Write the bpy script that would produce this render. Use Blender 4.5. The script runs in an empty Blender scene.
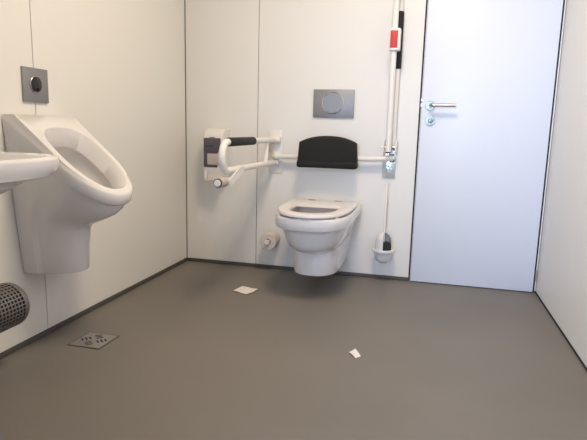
import bpy, bmesh, math, random
from mathutils import Vector, Matrix
random.seed(4)
C = bpy.context.scene.collection
PI = math.pi
W = 2.168          # room width, back wall is y = 0, left wall x = 0
FR = -4.0          # front wall
H = 2.5

# ------------------------------------------------------------------ materials
def mat(name, col, rough=.5, metal=0., var=0., vscale=8., bump=0., bscale=60., coat=0., spec=.5):
    m = bpy.data.materials.new(name); m.use_nodes = True
    nt = m.node_tree; b = nt.nodes['Principled BSDF']
    b.inputs['Base Color'].default_value = (*col, 1)
    b.inputs['Roughness'].default_value = rough
    b.inputs['Metallic'].default_value = metal
    b.inputs['Specular IOR Level'].default_value = spec
    b.inputs['Coat Weight'].default_value = coat
    b.inputs['Coat Roughness'].default_value = .06
    tc = nt.nodes.new('ShaderNodeTexCoord')
    if var:
        n = nt.nodes.new('ShaderNodeTexNoise'); n.inputs['Scale'].default_value = vscale
        n.inputs['Detail'].default_value = 5
        nt.links.new(tc.outputs['Object'], n.inputs['Vector'])
        r = nt.nodes.new('ShaderNodeMix'); r.data_type = 'RGBA'
        r.inputs['A'].default_value = (*[max(0, c*(1-var)) for c in col], 1)
        r.inputs['B'].default_value = (*[min(1, c*(1+var)) for c in col], 1)
        nt.links.new(n.outputs['Fac'], r.inputs['Factor'])
        nt.links.new(r.outputs['Result'], b.inputs['Base Color'])
    if bump:
        n2 = nt.nodes.new('ShaderNodeTexNoise'); n2.inputs['Scale'].default_value = bscale
        n2.inputs['Detail'].default_value = 3
        nt.links.new(tc.outputs['Object'], n2.inputs['Vector'])
        bp = nt.nodes.new('ShaderNodeBump'); bp.inputs['Strength'].default_value = bump
        bp.inputs['Distance'].default_value = .002
        nt.links.new(n2.outputs['Fac'], bp.inputs['Height'])
        nt.links.new(bp.outputs['Normal'], b.inputs['Normal'])
    return m

M = dict(
    panel=mat('wall_laminate', (.80, .783, .745), .42, var=.012, vscale=3, bump=.05, bscale=220, spec=.35),
    joint=mat('panel_joint', (.07, .065, .06), .8, var=.1),
    dark=mat('shadow_gap', (.02, .02, .025), .8, var=.1),
    floor=mat('vinyl_floor', (.184, .167, .149), .5, var=.15, vscale=2.0, bump=.12, bscale=300, spec=.4),
    skirt=mat('vinyl_skirting', (.085, .078, .072), .55, var=.06, vscale=10),
    ceil=mat('ceiling_paint', (.82, .80, .76), .8, var=.01),
    door=mat('door_laminate', (.75, .79, .88), .38, var=.008, vscale=3, spec=.4),
    frame=mat('door_frame_paint', (.78, .79, .80), .4, var=.01),
    ceramic=mat('glazed_ceramic', (.77, .745, .74), .12, var=.01, vscale=4, coat=.4),
    seat=mat('seat_plastic', (.80, .755, .73), .28, var=.01, vscale=5),
    plate=mat('brushed_steel', (.30, .295, .30), .5, metal=.7, var=.05, vscale=30),
    chrome=mat('chrome', (.75, .76, .75), .12, metal=1., var=.03, vscale=20),
    foil=mat('scratched_bright_steel', (.66, .70, .68), .22, metal=.55, var=.25, vscale=45, bump=.9, bscale=70),
    rosette=mat('polished_rosette', (.30, .35, .33), .35, metal=.8, var=.15, vscale=90, bump=.5, bscale=90),
    satin=mat('satin_steel', (.50, .46, .43), .3, metal=1., var=.05, vscale=30),
    black=mat('black_glass', (.008, .008, .009), .12, var=.1),
    white=mat('white_coated_tube', (.80, .775, .73), .32, var=.012, vscale=12),
    foam=mat('black_foam', (.008, .008, .009), .7, var=.2, vscale=60, bump=.2, bscale=400),
    pad=mat('black_pad_foam', (.006, .0055, .006), .8, var=.2, vscale=50, bump=.25, bscale=350),
    plastic=mat('white_plastic', (.78, .76, .71), .3, var=.01, vscale=12),
    smoke=mat('smoked_plastic', (.095, .082, .105), .12, var=.1, vscale=20),
    paper=mat('tissue_paper', (.70, .62, .575), .9, var=.05, vscale=60, bump=.4, bscale=200),
    tissue=mat('white_paper', (.80, .74, .71), .9, var=.03, vscale=60, bump=.3, bscale=200),
    core=mat('roll_core', (.50, .43, .39), .85, var=.05, vscale=40),
    red=mat('red_label', (.56, .03, .022), .45, var=.04, vscale=40),
    perf=mat('perforated_metal', (.27, .25, .24), .38, metal=.75, var=.06, vscale=30),
    drain=mat('drain_steel', (.33, .31, .30), .42, metal=.6, var=.08, vscale=50),
    bristle=mat('dark_bristles', (.02, .02, .022), .8, var=.3, vscale=200),
)

# ------------------------------------------------------------------ helpers
def rootloc(o):
    while o and o.parent: o = o.parent
    return Vector(o.location) if o else Vector((0, 0, 0))

def obj(name, bm, m, parent=None, sharp=35, recalc=True):
    """link the bmesh (world coordinates) as one mesh object"""
    if recalc: bmesh.ops.recalc_face_normals(bm, faces=bm.faces[:])
    off = rootloc(parent)
    if parent:
        bmesh.ops.translate(bm, verts=bm.verts[:], vec=-off)
    me = bpy.data.meshes.new(name); bm.to_mesh(me); bm.free()
    for mm in (m if isinstance(m, (list, tuple)) else [m]): me.materials.append(mm)
    me.shade_smooth(); me.set_sharp_from_angle(angle=math.radians(sharp))
    o = bpy.data.objects.new(name, me); C.objects.link(o)
    if parent: o.parent = parent
    return o

def thing(name, label, cat, loc, group=None):
    o = bpy.data.objects.new(name, None); C.objects.link(o)
    o.location = loc; o.empty_display_size = .05
    o['label'] = label; o['category'] = cat
    if group: o['group'] = group
    return o

def tag(o, label, cat, group=None):
    o['label'] = label; o['category'] = cat
    if group: o['group'] = group
    return o

def struct(o):
    o['kind'] = 'structure'; return o

def B(): return bmesh.new()

def box(bm, x0, x1, y0, y1, z0, z1, bev=0., mi=0, seg=2):
    vs = [bm.verts.new((x, y, z)) for x in (x0, x1) for y in (y0, y1) for z in (z0, z1)]
    fs = []
    for q in ((0,1,3,2),(4,6,7,5),(0,4,5,1),(2,3,7,6),(0,2,6,4),(1,5,7,3)):
        f = bm.faces.new([vs[i] for i in q]); f.material_index = mi; fs.append(f)
    bmesh.ops.recalc_face_normals(bm, faces=fs)
    if bev:
        es = list({e for f in fs for e in f.edges})
        r = bmesh.ops.bevel(bm, geom=es, offset=bev, segments=seg, profile=.5, affect='EDGES')
        for f in r['faces']: f.material_index = mi
    return bm

def loft(bm, rings, cap0=True, cap1=True, closed=True, mi=0):
    vr = [[bm.verts.new(p) for p in r] for r in rings]
    n = len(vr[0])
    for a, b in zip(vr[:-1], vr[1:]):
        for i in range(n if closed else n-1):
            j = (i+1) % n
            f = bm.faces.new((a[i], a[j], b[j], b[i])); f.material_index = mi
    if cap0: f = bm.faces.new(vr[0][::-1]); f.material_index = mi
    if cap1: f = bm.faces.new(vr[-1]); f.material_index = mi
    return vr

def fillet(pts, rad, seg=8):
    pts = [Vector(p) for p in pts]; out = [pts[0]]
    for i in range(1, len(pts)-1):
        a, b, c = pts[i-1], pts[i], pts[i+1]
        r = rad[i-1] if isinstance(rad, (list, tuple)) else rad
        u, v = (a-b).normalized(), (c-b).normalized()
        ang = u.angle(v)
        if r <= 0 or ang > PI-.01: out.append(b); continue
        d = min(r/math.tan(ang/2), (a-b).length*.499, (c-b).length*.499)
        p0, p1 = b+u*d, b+v*d
        rr = d*math.tan(ang/2)
        cen = b+(u+v).normalized()*(rr/math.sin(ang/2))
        e0, e1 = (p0-cen), (p1-cen); th = e0.angle(e1); ax = e0.cross(e1).normalized()
        for k in range(seg+1): out.append(cen+Matrix.Rotation(th*k/seg, 3, ax) @ e0)
    out.append(pts[-1]); return out

def tube(bm, pts, r, n=20, cap=True, mi=0):
    pts = [Vector(p) for p in pts]
    t = (pts[1]-pts[0]).normalized()
    up = Vector((0, 0, 1)) if abs(t.z) < .9 else Vector((1, 0, 0))
    nrm = t.cross(up).normalized(); rings = []
    for i, p in enumerate(pts):
        if i == 0: t2 = (pts[1]-p).normalized()
        elif i == len(pts)-1: t2 = (p-pts[i-1]).normalized()
        else: t2 = ((pts[i+1]-p).normalized()+(p-pts[i-1]).normalized()).normalized()
        nrm = (nrm-t2*nrm.dot(t2)).normalized(); bn = t2.cross(nrm)
        rr = r[i] if isinstance(r, (list, tuple)) else r
        rings.append([p+(nrm*math.cos(2*PI*k/n)+bn*math.sin(2*PI*k/n))*rr for k in range(n)])
    return loft(bm, rings, cap, cap, mi=mi)

def lathe(bm, prof, o, axis, n=40, cap0=True, cap1=True, mi=0, a0=0, a1=2*PI):
    """prof = list of (radius, distance along axis)"""
    ax = Vector(axis).normalized()
    up = Vector((0, 0, 1)) if abs(ax.z) < .9 else Vector((1, 0, 0))
    e = ax.cross(up).normalized(); f = ax.cross(e); o = Vector(o)
    rings = [[o+ax*d+(e*math.cos(2*PI*k/n)+f*math.sin(2*PI*k/n))*max(r, 1e-5) for k in range(n)] for r, d in prof]
    return loft(bm, rings, cap0, cap1, mi=mi)

# ------------------------------------------------------------------ the room
bm = B(); box(bm, -.1, W+.1, FR-.1, .1, -.1, 0); struct(obj('floor', bm, M['floor']))
bm = B(); box(bm, -.1, W+.1, FR-.1, .1, H, H+.1); struct(obj('ceiling', bm, M['ceil']))

def panels(name, axis, cuts, bands, side):
    """wall slab with laminate panels, 4 mm joints showing a dark backing"""
    bm = B(); g = .0018
    for (a, b) in zip(cuts[:-1], cuts[1:]):
        z0 = bands
        if axis == 'y0': box(bm, a+g, b-g, .001, .02, z0, H, .0012, 0, 1)
        elif axis == 'x0': box(bm, -.02, -.001, a+g, b-g, z0, H, .0012, 0, 1)
    if axis == 'y0': box(bm, cuts[0], cuts[-1], .008, .10, 0, H, 0, 1)
    else: box(bm, -.10, -.008, cuts[0], cuts[-1], 0, H, 0, 1)
    return struct(obj(name, bm, [M['panel'], M['joint']]))

XD0, XD1 = 1.467, 2.150
panels('wall_back', 'y0', [0, .4836, XD0-.012], .022, 1)
panels('wall_left', 'x0', [FR, -3.62, -2.60, -1.344, 0], .022, 1)
# skirting, the floor vinyl turned up under the panels
bm = B(); box(bm, 0, XD0-.012, -.004, .003, 0, .021, .001); struct(obj('baseboard_back', bm, M['skirt']))
bm = B(); box(bm, -.003, .004, FR, -.004, 0, .021, .001); struct(obj('baseboard_left', bm, M['skirt']))
# right wall, panel stands almost on the floor
bm = B()
for a, b in ((FR, -2.30), (-2.30, 0.0)):
    box(bm, W, W+.02, a+.002, b-.002, .010, H, .0012, 0, 1)
box(bm, W+.004, W+.1, FR, .1, 0, H, 0, 1)
struct(obj('wall_right', bm, [M['panel'], M['dark']]))
bm = B(); box(bm, W-.003, W+.003, FR, -.004, 0, .009); struct(obj('baseboard_right', bm, M['dark']))
# front wall behind the camera, with a glazed daylight opening
wx0, wx1, wz0, wz1 = .70, 1.60, .25, 1.95
bm = B()
box(bm, 0, wx0, FR-.1, FR, 0, H); box(bm, wx1, W, FR-.1, FR, 0, H)
box(bm, wx0, wx1, FR-.1, FR, 0, wz0); box(bm, wx0, wx1, FR-.1, FR, wz1, H)
struct(obj('wall_front', bm, M['panel']))
bm = B()
for a in ((wx0, wx0+.05, wz0, wz1), (wx1-.05, wx1, wz0, wz1), (wx0+.05, wx1-.05, wz0, wz0+.05), (wx0+.05, wx1-.05, wz1-.05, wz1)):
    box(bm, a[0], a[1], FR-.08, FR-.02, a[2], a[3], .003)
struct(obj('window_1', bm, M['frame']))

# ------------------------------------------------------------------ door (in the back wall)
DT = 2.06
bm = B()
box(bm, XD0, XD1, -.009, .045, .005, DT, .002, 0, 2)
door = struct(obj('door_1', bm, M['door']))
bm = B(); box(bm, XD0+.01, XD1+.009, .046, .10, 0, DT+.02); box(bm, XD0-.012, XD0-.001, .02, .10, 0, DT)
struct(obj('door_jamb', bm, M['dark'])).name = 'trim_1'
bm = B(); box(bm, XD0, XD1+.014, .004, .045, 0, .0045); box(bm, XD1+.0008, XD1+.0085, -.004, .04, .005, DT); struct(obj('trim_2', bm, M['dark']))
bm = B(); box(bm, -.001, .0028, -.0028, .002, .022, H); struct(obj('trim_5', bm, M['joint']))
# white frame strip on the hinge side
bm = B(); box(bm, XD1+.009, W-.0025, -.008, .10, .012, DT+.03, .001); box(bm, XD0-.0015, XD0-.0045+.0, .004, .02, .0, DT)
struct(obj('trim_3', bm, M['frame']))
# panel above the door
bm = B(); box(bm, XD0-.012, W, .001, .1, DT+.03, H); struct(obj('trim_4', bm, M['panel']))
# hinge knuckle low on the right
bm = B(); tube(bm, [(W-.009, -.010, .075), (W-.009, -.010, .135)], .004, 12)
hg = obj('hinge', bm, M['satin'], door)
# lever handle
hx, hz = 1.515, 1.040
bm = B(); lathe(bm, [(.0265, 0), (.0265, .006), (.0255, .0085), (.010, .0095)], (hx, -.009, hz), (0, -1, 0))
ro = obj('handle_rosette', bm, M['rosette'], door)
bm = B()
tube(bm, fillet([(hx, -.012, hz), (hx, -.062, hz), (hx+.135, -.062, hz)], .016), .0095, 18)
obj('door_handle', bm, M['satin'], door)
lx, lz = 1.519, .955
bm = B(); lathe(bm, [(.0265, 0), (.0265, .006), (.0255, .0085), (.014, .0092), (.014, .0125), (.0125, .0135)], (lx, -.009, lz), (0, -1, 0))
lk = obj('lock_rosette', bm, M['rosette'], door)
bm = B(); box(bm, lx-.003, lx+.003, -.0215, -.0185, lz-.011, lz+.011, .001)
obj('lock_slot', bm, M['satin'], door)
# latch catching the light in the gap
bm = B(); box(bm, XD0-.0055, XD0-.0005, -.004, .012, 1.035, 1.050); box(bm, XD0-.0055, XD0-.0005, -.004, .012, 1.066, 1.076)
obj('latch', bm, M['satin'], door)

# ------------------------------------------------------------------ U shaped outlines
def ushape(k=.35, ns=12, na=36, nb=12, ex=2.0, cut=1.0):
    """(u, v): u 0 at the wall .. 1 at the front, v -1..1; from back left round the front to back right, then along the back"""
    pts = []
    for i in range(ns): pts.append((k*i/ns, -1))
    for i in range(na+1):
        t = -PI/2+PI*i/na
        c, s = math.cos(t), math.sin(t)
        pts.append((k+(1-k)*abs(c)**(2/ex), cut*math.copysign(abs(s)**(2/ex), s)))
    for i in range(ns): pts.append((k*(1-(i+1)/ns), 1))
    for i in range(1, nb): pts.append((0, 1-2*i/nb))
    return pts

# ------------------------------------------------------------------ wall hung toilet
TX = .952
def tring(L, w, zf, zb=None, y0=0., k=.35, ex=2.1, wb=None):
    zb = zf if zb is None else zb
    wb = w if wb is None else wb
    L -= .012 if L < .68 else .036
    return [(TX+v*(wb+(w-wb)*min(1, u/k)), -(y0+(L-y0)*u), zb+(zf-zb)*u) for u, v in ushape(k, ex=ex)]
toilet = thing('wall_hung_toilet', 'white ceramic wall-hung toilet with open white seat, below the black backrest', 'toilet', (TX, -.001, .1))
bm = B()
O = .0025
R = [
    tring(.488, .116, .112, .104, O, .60, 2.4, .114),
    tring(.500, .123, .116, .107, O, .60, 2.4, .120),
    tring(.503, .126, .128, .125, O, .60, 2.4, .124),
    tring(.492, .127, .180, .200, O, .58, 2.4, .140),
    tring(.488, .131, .236, .270, O, .56, 2.3, .154),
    tring(.530, .138, .246, .310, O, .54, 2.1, .162),
    tring(.575, .149, .256, .330, O, .52, 2.1, .167),
    tring(.618, .159, .278, .350, O, .50, 2.2, .171),
    tring(.636, .165, .303, .362, O, .50, 2.2, .174),
    tring(.652, .172, .333, .375, O, .50, 2.25, .176),
    tring(.686, .178, .366, .388, O, .52, 2.3),
    tring(.694, .181, .384, .394, O, .54, 2.35),
    tring(.702, .187, .389, .396, O, .54, 2.5),
    tring(.716, .196, .392, .397, O, .56, 2.6),
    tring(.720, .199, .398, .400, O, .56, 2.6),
    tring(.722, .200, .430, .430, O, .56, 2.6),
    tring(.721, .199, .447, .447, O, .56, 2.6),
    tring(.715, .195, .453, .453, .006, .56, 2.6),
    tring(.680, .155, .453, .453, .20, .30, 2.2),
    tring(.672, .148, .446, .446, .21, .30, 2.2),
    tring(.674, .150, .42, .42, .21, .30, 2.2),
    tring(.645, .130, .36, .36, .22, .30, 2.1),
    tring(.59, .10, .30, .30, .24, .30, 2.0),
    tring(.48, .055, .26, .26, .28, .30, 2.0),
]
loft(bm, R)
obj('bowl', bm, M['ceramic'], toilet, 40)
# seat ring
def sring(y0, y1, w, z, k=.34, ex=2.5):
    return [(TX+v*w, -(y0+(y1-y0)*u), z) for u, v in ushape(k, ex=ex)]
bm = B()
a, b = .459, .479
R = [sring(.290, .655, .150, a), sring(.155, .686, .188, a), sring(.148, .692, .193, a+.004), sring(.148, .692, .194, b-.008),
     sring(.153, .688, .189, b-.001), sring(.160, .680, .182, b), sring(.315, .628, .132, b), sring(.323, .620, .125, b-.003), sring(.326, .617, .123, a+.004)]
vr = loft(bm, R, False, False)
n = len(vr[0])
for i in range(n):
    j = (i+1) % n
    bm.faces.new((vr[-1][i], vr[-1][j], vr[0][j], vr[0][i]))
seat = obj('toilet_seat', bm, M['seat'], toilet, 40)
for s in (-1, 1):
    bm = B()
    lathe(bm, [(.012, 0), (.012, .014), (.009, .018)], (TX+s*.078, -.128, .4532), (0, 0, 1), 20)
    tube(bm, [(TX+s*.078-.022, -.135, .474), (TX+s*.078+.022, -.135, .474)], .008, 14)
    obj('seat_hinge', bm, M['satin'], toilet)
for s in (-1, 1):
    for yy in (.30, .60):
        bm = B(); lathe(bm, [(.008, 0), (.008, .0062)], (TX+s*.168 if yy < .5 else TX+s*.150, -yy, .4528), (0, 0, 1), 12)
        obj('seat_buffer', bm, M['plastic'], toilet)

# ------------------------------------------------------------------ urinal
UY = -1.351
def oshape(ns=12, na=36, nb=12, ex=2.2, eb=3.0, k=.45):
    """like ushape, but the back end is rounded too"""
    pts = []
    def back(t):  # t: PI -> at v=-1 side ... 0 -> v=+1 side, bulging to u=0
        c, s_ = math.cos(t), math.sin(t)
        return (k-k*abs(s_)**(2/eb), math.copysign(abs(c)**(2/eb), c))
    for i in range(ns): pts.append(back(PI-(PI/4)*(1-i/ns)))
    for i in range(na+1):
        t = -PI/2+PI*i/na; c, s_ = math.cos(t), math.sin(t)
        pts.append((k+(1-k)*abs(c)**(2/ex), math.copysign(abs(s_)**(2/ex), s_)))
    for i in range(ns): pts.append(back((PI/4)*(i+1)/ns))
    for i in range(1, nb): pts.append(back(PI/4+(PI/2)*i/nb))
    return pts
def ring3(xb, zb, xf, zf, w, k=.35, ex=2.0, cut=1.0, off=0., shp=None):
    nx, nz = -(zf-zb), (xf-xb); l = math.hypot(nx, nz) or 1; nx, nz = nx/l, nz/l
    return [(xb+(xf-xb)*u-nx*off, UY-v*w, zb+(zf-zb)*u-nz*off) for u, v in (shp or ushape(k, ex=ex, cut=cut))]
urinal = thing('urinal', 'white ceramic urinal with wide sloping oval bowl on the left wall', 'urinal', (0, UY, .3))
bm = B(); e = .0025
T = (.052, .914); P = (.392, .624)
def sl(t): return (T[0]+(P[0]-T[0])*t, T[1]+(P[1]-T[1])*t)
def slring(t0, t1, w, off, ex=2.3):
    a, b = sl(t0), sl(t1); return ring3(a[0], a[1], b[0], b[1], w, off=off, shp=oshape(ex=ex))
def wing(xb, zb, xf, zf, w, k, ex, dv, off=0):
    """outline with a flat side that steps in by dv at the crease"""
    o = ushape(k, ex=ex)
    o = [(u, v) if u <= k*1.0001 and abs(v) >= .9999 or u == 0 else (u, v*(1-dv)) for u, v in o]
    return [(xb+(xf-xb)*u, UY-v*w, zb+(zf-zb)*u) for u, v in o]
R = [
    wing(e, .304, .192, .304, .106, .32, 2.1, .13),
    wing(e, .300, .198, .300, .111, .32, 2.1, .13),
    wing(e, .306, .200, .306, .113, .32, 2.1, .13),
    wing(e, .40, .203, .395, .125, .32, 2.1, .13),
    wing(e, .50, .208, .465, .136, .33, 2.1, .12),
    wing(e, .57, .222, .488, .143, .34, 2.1, .10),
    wing(e, .63, .258, .500, .149, .37, 2.1, .07),
    wing(e, .70, .300, .518, .156, .42, 2.1, .03),
    wing(e, .76, .334, .535, .162, .45, 2.1, .02),
    wing(e, .80, .358, .556, .166, .47, 2.1, .01),
    wing(e, .825, .367, .576, .167, .49, 2.15, .005),
    ring3(e, .845, .382, .579, .169, .50, 2.2, 1),
    ring3(e, .855, .388, .585, .171, .50, 2.2, 1),
    ring3(e, .895, .394, .616, .173, .50, 2.2, 1),
    ring3(e, .910, .392, .624, .172, .50, 2.2, 1),
    ring3(e+.004, .915, .388, .629, .170, .50, 2.2, 1),
    ring3(.048, .916, .383, .632, .168, .46, 2.2, 1),
    slring(.150, .935, .139, 0),
    slring(.160, .925, .134, .005),
    slring(.235, .885, .116, .064),
    slring(.235, .885, .119, .070),
    slring(.21, .90, .130, .076),
    ring3(.030, .76, .310, .550, .118, .42, 2.1, shp=oshape()),
    ring3(.028, .68, .285, .525, .100, .42, 2.0, shp=oshape()),
    ring3(.040, .59, .225, .512, .070, .42, 2.0, shp=oshape()),
    ring3(.09, .55, .17, .508, .03, .42, 2.0, shp=oshape()),
]
loft(bm, R)
obj('bowl', bm, M['ceramic'], urinal, 42)
bm = B(); lathe(bm, [(.020, 0), (.020, .004), (.006, .005)], (.135, UY, .531), (0, 0, 1), 24)
obj('drain_strainer', bm, M['chrome'], urinal)

# sensor plate above it
sp = thing('sensor_flush_plate', 'square grey steel flush plate with a black sensor eye above the urinal', 'flush plate', (0, -1.345, 1.03))
bm = B(); box(bm, 0, .008, -1.414, -1.276, .966, 1.098, .0015)
obj('cover_plate', bm, M['plate'], sp)
bm = B(); lathe(bm, [(.0315, 0), (.0315, .003), (.030, .004), (.0295, .0035)], (.008, -1.348, 1.035), (1, 0, 0), 36)
rg = obj('sensor_ring', bm, M['satin'], sp)
bm = B(); lathe(bm, [(.0292, 0), (.0292, .0055), (.026, .0072)], (.0084, -1.348, 1.035), (1, 0, 0), 36)
obj('sensor_eye', bm, M['black'], rg)

# flush plate over the toilet
fp = thing('toilet_flush_plate', 'wide grey steel flush plate with round button above the black backrest', 'flush plate', (.957, 0, 1.043))
x0, x1, z0, z1 = .8345, 1.0805, .961, 1.125
bm = B(); box(bm, x0, x1, -.011, .0, z0, z1, .002)
obj('cover_plate', bm, M['plate'], fp)
cx, cz = .953, 1.047
bm = B(); lathe(bm, [(.0645, 0), (.0645, .003), (.062, .0045), (.060, .003), (.060, 0)], (cx, -.011, cz), (0, -1, 0), 56, False, False)
rg = obj('button_ring', bm, M['chrome'], fp)
bm = B(); lathe(bm, [(.0585, 0), (.0585, .0022), (.057, .003)], (cx, -.0108, cz), (0, -1, 0), 56)
obj('flush_button', bm, M['plate'], fp, 12)

# ------------------------------------------------------------------ backrest
br = thing('backrest', 'padded black backrest on a white bar above the toilet', 'backrest', (.95, 0, .72))
# pad: outline in x,z; swept front to back with thickness, slightly curved for the back
NX = 28
def padring(y, sx, dz0, dz1, bow):
    out = []
    xs = [-1+2*i/NX for i in range(NX+1)]
    for t in xs:                 # bottom edge, left to right
        out.append((.951+t*.178*sx, y-bow*(t*t), .680+dz0))
    for t in reversed(xs):       # arched top
        w = .166-.018*(1-0)*0
        out.append((.951+t*(.178-.010)*sx+0, y-bow*(t*t), .816+.038*(1-abs(t)**2.4)+dz1))
    return out
bm = B()
R = [padring(-.062, .95, .010, -.010, .010), padring(-.066, .985, .002, -.003, .010), padring(-.072, 1, 0, 0, .012),
     padring(-.100, 1, -.003, 0, .016), padring(-.113, .995, -.006, -.002, .018), padring(-.120, .975, .000, -.010, .018), padring(-.123, .93, .014, -.022, .016)]
loft(bm, R)
# the thick lip along the lower edge
R = []
for i in range(NX+1):
    t = -1+2*i/NX
    xx = .951+t*.176; yy = -.112-.018*t*t
    R.append([(xx, yy+dy*s, .690+dz*s) for s in [1 if abs(t) < .98 else .8] for dy, dz in ((.030, -.020), (-.010, -.022), (-.018, -.014), (-.019, .008), (-.012, .018), (.03, .030))])
loft(bm, R)
obj('pad', bm, M['pad'], br, 50)
bm = B()
tube(bm, fillet([(.612, -.012, .722), (.612, -.050, .722), (1.20, -.050, .728), (1.315, -.050, .735), (1.315, -.016, .735)], .03), .0155, 20)
obj('support_bar', bm, M['white'], br)
for s in (-1, 1):
    bm = B(); box(bm, .945+s*.09-.02, .945+s*.09+.02, -.0635, -.045, .70, .765, .004)
    obj('pad_bracket', bm, M['white'], br)
bm = B(); lathe(bm, [(.026, 0), (.026, .006), (.021, .010), (.018, .012)], (1.315, -.0082, .735), (0, -1, 0), 30)
obj('bar_flange', bm, M['chrome'], br)
bm = B(); lathe(bm, [(.024, 0), (.024, .006), (.018, .011)], (.612, -.0082, .722), (0, -1, 0), 30)
obj('bar_flange', bm, M['white'], br)

# ------------------------------------------------------------------ fold-down grab bar, lowered
gb = thing('fold_down_grab_bar', 'white fold-down grab bar lowered beside the toilet with a black grip sleeve', 'grab bar', (.605, 0, .75))
AX = .602
bm = B(); box(bm, .562, .648, -.008, 0, .618, .880, .003)
mp = obj('mounting_plate', bm, M['white'], gb)
bm = B(); tube(bm, [(.570, -.034, .820), (.574, -.034, .820), (.640, -.034, .820), (.644, -.034, .820)], [.017, .0205, .0205, .017], 24); box(bm, .578, .636, -.034, -.007, .803, .837, .002)
obj('upper_hinge', bm, M['white'], gb)
bm = B(); tube(bm, [(.584, -.030, .684), (.588, -.030, .684), (.630, -.030, .684), (.634, -.030, .684)], [.014, .0175, .0175, .014], 24); box(bm, .592, .626, -.030, -.007, .672, .696, .002)
obj('lower_hinge', bm, M['white'], gb)
bm = B()
tube(bm, fillet([(AX, -.030, .820), (AX, -.878, .820), (AX, -.878, .684), (AX, -.030, .684)], .066, 12), .0165, 22)
obj('rail', bm, M['white'], gb)
bm = B(); tube(bm, [(AX, -.172, .815), (AX, -.200, .690)], .013, 18)
obj('strut', bm, M['white'], gb)
bm = B()
pts = []
for i in range(90):
    t = i/89; a = t*2*PI*9
    pts.append((AX+.020+.004*math.cos(a), -.185-.012*t*0+.004*math.sin(a), .800-.045*t))
tube(bm, pts, .0012, 6)
tube(bm, [(AX+.016, -.178, .804), (AX+.022, -.185, .799)], .002, 6)
tube(bm, [(AX+.010, -.186, .752), (AX+.022, -.185, .756)], .002, 6)
obj('spring', bm, M['satin'], gb)
bm = B(); lathe(bm, [(.0168, 0), (.019, .001), (.0215, .005), (.0215, .365), (.019, .371), (.0168, .372)], (AX, -.432, .820), (0, -1, 0), 30)
obj('grip_sleeve', bm, M['foam'], gb)

# roll holder clipped under that bar
rh = thing('toilet_roll_holder', 'white toilet roll holder clipped under the lowered grab bar', 'toilet roll holder', (AX, -.72, .63))
HZ = .636
bm = B()
R = []
for y, z, w in ((-.640, .700, .030), (-.670, .700, .040), (-.72, .690, .045), (-.77, .672, .045), (-.815, .655, .040), (-.835, .648, .026)):
    R.append([(AX+.019, y, z), (AX+.026, y, z), (AX+.026, y-.004, z-w), (AX+.019, y-.004, z-w)])
loft(bm, R)
box(bm, AX-.010, AX+.026, -.840, -.832, .618, .656, .002)
tube(bm, [(AX, -.645, .684), (AX, -.700, .684)], .0185, 20)
obj('arm', bm, M['plastic'], rh)
bm = B(); tube(bm, [(AX-.002, -.836, HZ), (AX-.002, -.928, HZ)], .010, 18)
obj('spindle', bm, M['plastic'], rh)
bm = B(); lathe(bm, [(.0195, 0), (.0195, .004), (.017, .005)], (AX-.002, -.922, HZ), (0, -1, 0), 28)
obj('end_rim', bm, M['dark'], rh)
bm = B(); lathe(bm, [(.0165, 0), (.0165, .005), (.014, .007)], (AX-.002, -.924, HZ), (0, -1, 0), 28)
obj('end_cap', bm, M['plastic'], rh)
bm = B(); lathe(bm, [(.0195, 0), (.0235, .0), (.0235, .076), (.0195, .076), (.0195, 0)], (AX-.002, -.843, HZ), (0, -1, 0), 32, False, False)
tag(obj('toilet_roll', bm, M['core']), 'nearly used-up toilet roll on the holder under the grab bar', 'toilet roll')

# ------------------------------------------------------------------ folded-up grab bar
gu = thing('fold_up_grab_bar', 'white grab bar folded up beside the door with a red and white clip', 'grab bar', (1.305, 0, .75))
bm = B(); box(bm, 1.264, 1.340, -.008, 0, .618, .800, .003)
obj('mounting_plate', bm, M['foil'], gu)
bm = B(); box(bm, 1.266, 1.276, -.085, -.008, .770, .838, .004)
obj('hinge_bracket', bm, M['white'], gu)
bm = B(); box(bm, 1.334, 1.344, -.085, -.008, .770, .838, .004)
obj('hinge_bracket', bm, M['white'], gu)
bm = B(); tube(bm, [(1.262, -.060, .800), (1.344, -.060, .800)], .010, 18)
obj('pivot_pin', bm, M['satin'], gu)
bm = B()
tube(bm, fillet([(1.300, -.120, .775), (1.300, -.120, 1.640), (1.319, -.035, 1.640), (1.319, -.035, .790)], .042, 12), .0165, 22)
obj('rail', bm, M['white'], gu)
bm = B(); tube(bm, [(1.300, -.120, .778), (1.300, -.120, .768)], .013, 18)
obj('rail_end', bm, M['dark'], gu)
bm = B(); box(bm, 1.290, 1.310, -.12, -.065, .788, .80, .003); obj('hinge_link', bm, M['white'], gu)
bm = B(); lathe(bm, [(.0168, 0), (.019, .001), (.0215, .005), (.0215, .303), (.019, .309), (.0168, .310)], (1.319, -.035, 1.237), (0, 0, 1), 30)
obj('grip_sleeve', bm, M['foam'], gu)
bm = B(); box(bm, 1.276, 1.335, -.150, -.104, 1.322, 1.440, .008, 0, 3)
cl = obj('clip_box', bm, M['plastic'], gu); cl['label'] = 'white clip box with red label'
bm = B(); box(bm, 1.281, 1.320, -.1535, -.149, 1.337, 1.427, .002)
rl = obj('red_label', bm, M['red'], cl)

# ------------------------------------------------------------------ paper dispenser
pd = thing('toilet_paper_dispenser', 'white wall dispenser with a dark window and roll inside, left behind the grab bar', 'toilet paper dispenser', (.245, 0, .73))
dx0, dx1 = .183, .306
bm = B()
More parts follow.
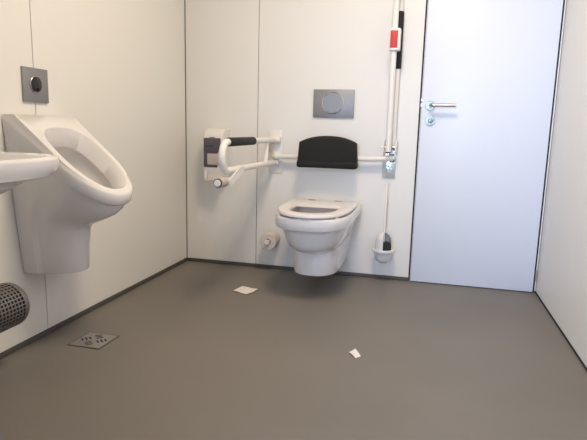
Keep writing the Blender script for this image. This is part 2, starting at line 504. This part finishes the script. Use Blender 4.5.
# side profile in y,z swept over x with rounded top front
prof = [(0, .585), (0, .880)]
for i in range(9):
    t = i/8*PI/2
    prof.append((-.075-.062*math.sin(t), .818+.062*math.cos(t)))
prof += [(-.142, .640), (-.128, .590), (-.05, .572)]
def side(x, s):
    cy, cz = -.07, .73
    return [(x, cy+(y-cy)*s if y != 0 else -.001, cz+(z-cz)*s) for y, z in prof]
loft(bm, [side(dx0, .96), side(dx0+.004, .99), side(dx0+.009, 1), side(dx1-.009, 1), side(dx1-.004, .99), side(dx1, .96)])
obj('housing', bm, M['plastic'], pd, 30)
bm = B(); box(bm, dx1-.004, dx1+.010, -.012, 0, .60, .872, .003)
obj('back_plate', bm, M['plastic'], pd)
bm = B(); box(bm, dx0+.003, dx1-.010, -.1465, -.136, .735, .822, .004)
obj('upper_window', bm, M['smoke'], pd)
bm = B(); box(bm, dx0+.003, dx1-.030, -.1455, -.136, .644, .735, .003); 
obj('lower_window', bm, M['smoke'], pd)
bm = B()
R = []
for x in (dx0+.030, dx1-.014):
    R.append([(x, -.137, .735), (x, -.149, .725), (x, -.151, .700), (x, -.149, .664), (x, -.137, .650)])
loft(bm, R)
obj('paper_drum', bm, M['core'], pd)
bm = B(); box(bm, dx0+.020, dx0+.070, -.1490, -.1450, .770, .776); obj('window_mark', bm, M['dark'], pd)
bm = B(); box(bm, dx0+.040, dx0+.075, -.1380, -.132, .8235, .8275); obj('dispenser_lock', bm, M['dark'], pd)
bm = B()
R = []
for i, x in enumerate((dx0+.022, dx0+.045, dx0+.07, dx0+.095, dx1)):
    w = .004*math.sin(i*2)
    R.append([(x, -.130, .606), (x, -.131, .606), (x+.006, -.138+w, .560+.008*math.sin(i*1.7)), (x+.006, -.136+w, .560+.008*math.sin(i*1.7))])
loft(bm, R)
tis = obj('hanging_sheet', bm, M['paper'], pd)
bm = B(); R = []
for x, zb in ((dx0+.006, .590), (dx0+.012, .560), (dx0+.022, .566)):
    R.append([(x, -.134, .628), (x, -.1365, .628), (x, -.142, zb), (x, -.139, zb)])
loft(bm, R); obj('paper_corner', bm, M['tissue'], pd)

# ------------------------------------------------------------------ spare roll at the left of the toilet
sr = thing('spare_roll_peg', 'white wall peg holding the spare toilet roll, left of the toilet', 'toilet roll holder', (.598, 0, .197))
sx, sz = .600, .202
bm = B(); lathe(bm, [(.022, 0), (.022, .006), (.010, .008)], (sx, -.0005, sz), (0, -1, 0), 24)
obj('flange', bm, M['plastic'], sr)
bm = B(); lathe(bm, [(.0125, 0), (.0125, .132), (.017, .134), (.017, .140), (.014, .143)], (sx, -.006, sz), (0, -1, 0), 24)
obj('peg', bm, M['plastic'], sr)
bm = B(); lathe(bm, [(.019, 0), (.050, .0), (.053, .003), (.053, .093), (.050, .096), (.019, .096), (.019, 0)], (sx, -.030, sz), (0, -1, 0), 44, False, False)
tag(obj('toilet_roll', bm, M['paper']), 'full toilet roll on the wall peg low beside the toilet', 'toilet roll')

# ------------------------------------------------------------------ toilet brush
tb = thing('toilet_brush_holder', 'white wall-mounted toilet brush holder with open-sided dome beside the door', 'brush holder', (1.30, 0, .29))
bx, by = 1.300, -.072
bm = B()
lathe(bm, [(.004, -.074), (.022, -.070), (.040, -.058), (.050, -.038), (.055, -.014), (.060, -.006), (.067, -.001), (.069, .006), (.067, .012), (.055, .014), (.050, .010), (.048, -.010), (.040, -.038), (.02, -.052), (.002, -.055)],
      (bx, by, .190), (0, 0, 1), 44)
obj('cup', bm, M['ceramic'], tb)
# dome with a cut on its right side
bm = B(); n = 48; prof = [(.050, .010), (.050, .045), (.0485, .065), (.043, .085), (.034, .100), (.020, .111), (.009, .114)]
def drow(rr, zz, k0, k1):
    return [(bx+rr*math.cos(2*PI*k/n), by+rr*math.sin(2*PI*k/n), .190+zz) for k in range(k0, k1+1)]
k0, k1 = 0, 36     # angle 0 = +x ; opening faces the camera's right
rows = [drow(r, z, k0, k1) for r, z in prof] + [drow(max(r-.004, .003), z-.003, k0, k1) for r, z in reversed(prof)]
vr = loft(bm, rows, False, False, closed=False)
for i in (0, -1):
    bm.faces.new([vr[j][i] for j in range(len(vr))])
for i in range(len(vr[0])-1): bm.faces.new((vr[-1][i], vr[-1][i+1], vr[0][i+1], vr[0][i]))
obj('dome', bm, M['ceramic'], tb)
bm = B(); box(bm, bx-.022, bx+.022, by+.047, -.0005, .200, .270, .003)
obj('wall_bracket', bm, M['ceramic'], tb)
br2 = thing('toilet_brush', 'white-handled toilet brush with dark bristles standing in its wall holder', 'brush', (bx, by, .15))
bm = B(); tube(bm, [(bx+.000, by-.002, .200), (bx+.000, by-.002, .588), (bx+.000, by-.002, .592)], [.0058, .0058, .003], 14)
obj('handle', bm, M['white'], br2)
bm = B(); n = 40
prof = [(.004, .150), (.026, .156), (.033, .173), (.035, .20), (.034, .232), (.028, .243), (.006, .247)]
rings = []
for r, z in prof:
    rings.append([(bx+.006+r*(1+.10*(k % 2))*math.cos(2*PI*k/n), by-.002+r*(1+.10*(k % 2))*math.sin(2*PI*k/n), z) for k in range(n)])
loft(bm, rings)
obj('bristle_head', bm, M['bristle'], br2)

# ------------------------------------------------------------------ washbasin, its corner reaches into view
wb = thing('washbasin', 'white ceramic washbasin edge at the left border, in front of the urinal', 'washbasin', (0, -2.13, .72))
WY, WW = -2.115, .315
def wring(xb, xf, w, z, k=.55, ex=3.2, zf=None):
    zf = z if zf is None else zf
    return [(xb+(xf-xb)*u, WY-v*w, z+(zf-z)*u) for u, v in ushape(k, ex=ex)]
bm = B()
R = [wring(.003, .20, .10, .650, .5, 2.2), wring(.003, .33, .19, .662, .5, 2.2), wring(.003, .42, .245, .690, .5, 2.4),
     wring(.003, .46, .272, .716, .5, 2.6), wring(.003, .485, .285, .732, .5, 2.8),
     wring(.003, .525, .298, .738, .52, 3.0), wring(.003, .540, .308, .744, .52, 3.0),
     wring(.003, .545, .313, .762), wring(.003, .550, .316, .787), wring(.003, .548, .315, .793), wring(.006, .542, .310, .797),
     wring(.10, .515, .285, .795, .5), wring(.105, .51, .280, .790, .5), wring(.11, .49, .262, .757, .5, 2.8),
     wring(.14, .44, .22, .722, .5, 2.4), wring(.2, .36, .12, .702, .5, 2.1), wring(.25, .30, .03, .699, .5, 2)]
loft(bm, R)
obj('basin', bm, M['ceramic'], wb, 40)
bm = B(); lathe(bm, [(.022, 0), (.022, .003), (.004, .004)], (.275, WY, .6985), (0, 0, 1), 24)
obj('plug_strainer', bm, M['chrome'], wb)

# ------------------------------------------------------------------ perforated metal cylinder low on the left wall
pc = thing('perforated_metal_basket', 'round grey perforated metal basket low on the left wall under the washbasin', 'basket', (.1, -1.75, .245))
px, pz, pr, pe, ps = .090, .238, .081, -1.612, -2.05
n = 36
prof = []
for i in range(7):
    t = i/6*PI/2; prof.append((pr-.045+.045*math.sin(t), pe-.032+.032*math.cos(t)))
bm = B()
rings = [[(px+r*math.cos(2*PI*k/n), y, pz+r*math.sin(2*PI*k/n)) for k in range(n)] for r, y in prof]
rings.append([(px+pr*math.cos(2*PI*k/n), pe-.040, pz+pr*math.sin(2*PI*k/n)) for k in range(n)])
loft(bm, rings, True, False)
rim = obj('end_cap', bm, M['perf'], pc)
bm = B(); pitch = .0155; ny = int((pe-.040-ps)/pitch)
rings = [[bm.verts.new((px+pr*math.cos(2*PI*k/n), pe-.040-j*pitch, pz+pr*math.sin(2*PI*k/n))) for k in range(n)] for j in range(ny+1)]
fs = []
for a, b in zip(rings[:-1], rings[1:]):
    for i in range(n):
        j = (i+1) % n; fs.append(bm.faces.new((a[i], a[j], b[j], b[i])))
bmesh.ops.recalc_face_normals(bm, faces=fs)
bmesh.ops.inset_individual(bm, faces=fs, thickness=.0030)
bmesh.ops.delete(bm, geom=[f for f in fs if f.is_valid], context='FACES_ONLY')
me_o = obj('mesh_shell', bm, M['perf'], pc, 60, False)
sm = me_o.modifiers.new('thick', 'SOLIDIFY'); sm.thickness = .0015; sm.offset = -1
bm = B(); tube(bm, [(px, pe-.045, pz), (px, ps, pz)], pr-.012, 30); obj('interior_shade', bm, M['dark'], pc)  # dark core, stands in for the shade seen through the holes
bm = B(); box(bm, 0, px-.05, -1.75, -1.70, pz-.02, pz+.02, .003); obj('wall_bracket', bm, M['perf'], pc)

# ------------------------------------------------------------------ floor drain
fd = thing('floor_drain', 'square grey metal floor drain with slotted grate in front of the urinal', 'drain', (.224, -1.352, 0))
dcx, dcy, dh = .225, -1.350, .074
bm = B()
box(bm, dcx-dh, dcx+dh, dcy-dh, dcy-dh+.005, 0, .0022); box(bm, dcx-dh, dcx+dh, dcy+dh-.005, dcy+dh, 0, .0022)
box(bm, dcx-dh, dcx-dh+.005, dcy-dh+.005, dcy+dh-.005, 0, .0022); box(bm, dcx+dh-.005, dcx+dh, dcy-dh+.005, dcy+dh-.005, 0, .0022)
obj('drain_frame', bm, M['skirt'], fd)
bm = B(); g = dh-.006
box(bm, dcx-g, dcx+g, dcy-g, dcy+g, .0002, .0030, .0006)
obj('grate', bm, M['drain'], fd)
h2 = math.sqrt(.5)
for (qx, qy, ori) in ((-1, 0, 0), (1, 0, 0), (0, 1, 1), (0, -1, 1)):
    for i in (-1, 0, 1):
        L, wd = .0155-.002*abs(i), .0036
        la = Vector((h2, -h2, 0)) if ori == 0 else Vector((h2, h2, 0))
        st = Vector((h2, h2, 0)) if ori == 0 else Vector((h2, -h2, 0))
        c0 = Vector((dcx+qx*.036, dcy+qy*.036, 0))+st*(i*.0155)
        bm = B()
        R = []
        for z in (.0026, .0034):
            R.append([c0+la*(sa*L)+st*(sb*wd)+Vector((0, 0, z)) for sa, sb in ((-1, -.6), (-.85, -1), (.85, -1), (1, -.6), (1, .6), (.85, 1), (-.85, 1), (-1, .6))])
        loft(bm, R)
        obj('slot', bm, M['dark'], fd)

# ------------------------------------------------------------------ litter
def sheet(name, corners, zf, label, cat, m, n=10, th=.0012):
    bm = B(); a, b, c, d = [Vector((*p, 0)) for p in corners]
    top, bot = [], []
    for i in range(n+1):
        for j in range(n+1):
            s, t = i/n, j/n
            p = a*(1-s)*(1-t)+b*s*(1-t)+c*s*t+d*(1-s)*t; z = zf(s, t)
            top.append(bm.verts.new((p.x, p.y, z+th))); bot.append(bm.verts.new((p.x, p.y, z)))
    I = lambda i, j: i*(n+1)+j
    for i in range(n):
        for j in range(n):
            bm.faces.new((top[I(i, j)], top[I(i+1, j)], top[I(i+1, j+1)], top[I(i, j+1)]))
            bm.faces.new((bot[I(i, j)], bot[I(i, j+1)], bot[I(i+1, j+1)], bot[I(i+1, j)]))
    for k in range(n):
        for (p, q) in ((I(k, 0), I(k+1, 0)), (I(n, k), I(n, k+1)), (I(k+1, n), I(k, n)), (I(0, k+1), I(0, k))):
            bm.faces.new((bot[p], bot[q], top[q], top[p]))
    return tag(obj(name, bm, m, None, 50), label, cat)
sheet('paper_sheet', ((.530, -.528), (.548, -.435), (.655, -.480), (.622, -.572)),
      lambda s, t: .001+.004*(s*t)+.0015*math.sin(s*7+1)*math.sin(t*5)**2+.006*max(0, .35-abs(s-1)-abs(t-1))+.0015,
      'square folded white tissue lying on the floor left of the toilet', 'paper', M['tissue'])
sheet('paper_scrap', ((1.263, -1.146), (1.284, -1.120), (1.314, -1.172), (1.296, -1.196)),
      lambda s, t: .0012+.007*(1-t)*s**2+.003*math.sin(t*PI),
      'small white paper scrap on the open floor in front of the toilet', 'paper', M['tissue'])

# ------------------------------------------------------------------ light
def area(name, loc, rot, sx, sy, power, col):
    l = bpy.data.lights.new(name, 'AREA'); l.shape = 'RECTANGLE'; l.size = sx; l.size_y = sy
    l.energy = power; l.color = col
    o = bpy.data.objects.new(name, l); C.objects.link(o); o.location = loc; o.rotation_euler = rot
    return o
area('ceiling_lamp', (1.30, -1.45, H-.03), (0, 0, 0), .45, .45, 30.5, (1, .815, .575))
d = area('daylight', ((wx0+wx1)/2, FR+.06, (wz0+wz1)/2), (PI/2, 0, -math.radians(20)), wx1-wx0-.20, wz1-wz0-.1, 16.5, (.53, .69, 1))
d.data.spread = math.radians(78)
w = bpy.data.worlds.new('sky'); bpy.context.scene.world = w; w.use_nodes = True
w.node_tree.nodes['Background'].inputs[0].default_value = (.55, .72, 1, 1)
w.node_tree.nodes['Background'].inputs[1].default_value = .6

# ------------------------------------------------------------------ camera (solved from the room's corners)
cx, cy, cz, yaw, pitch, roll, f = 1.5223, -3.162, 0.8878, -0.2458, 0.1706, 0.0259, 527.0
sy, c_y, cp, s_p = math.sin(yaw), math.cos(yaw), math.cos(pitch), math.sin(pitch)
fw = Vector((sy*cp, c_y*cp, -s_p)); r0 = Vector((c_y, -sy, 0)); u0 = r0.cross(fw)
r = r0*math.cos(roll)+u0*math.sin(roll); u = -r0*math.sin(roll)+u0*math.cos(roll)
cam = bpy.data.cameras.new('camera'); cam.sensor_width = 36; cam.lens = f/587*36; cam.clip_start = .02
co = bpy.data.objects.new('camera', cam); C.objects.link(co)
co.matrix_world = Matrix(((r.x, u.x, -fw.x, cx), (r.y, u.y, -fw.y, cy), (r.z, u.z, -fw.z, cz), (0, 0, 0, 1)))
S = bpy.context.scene; S.camera = co
S.view_settings.view_transform = 'Standard'; S.view_settings.look = 'None'
S.view_settings.gamma = 1; S.view_settings.use_curve_mapping = False; S.view_settings.exposure = .13
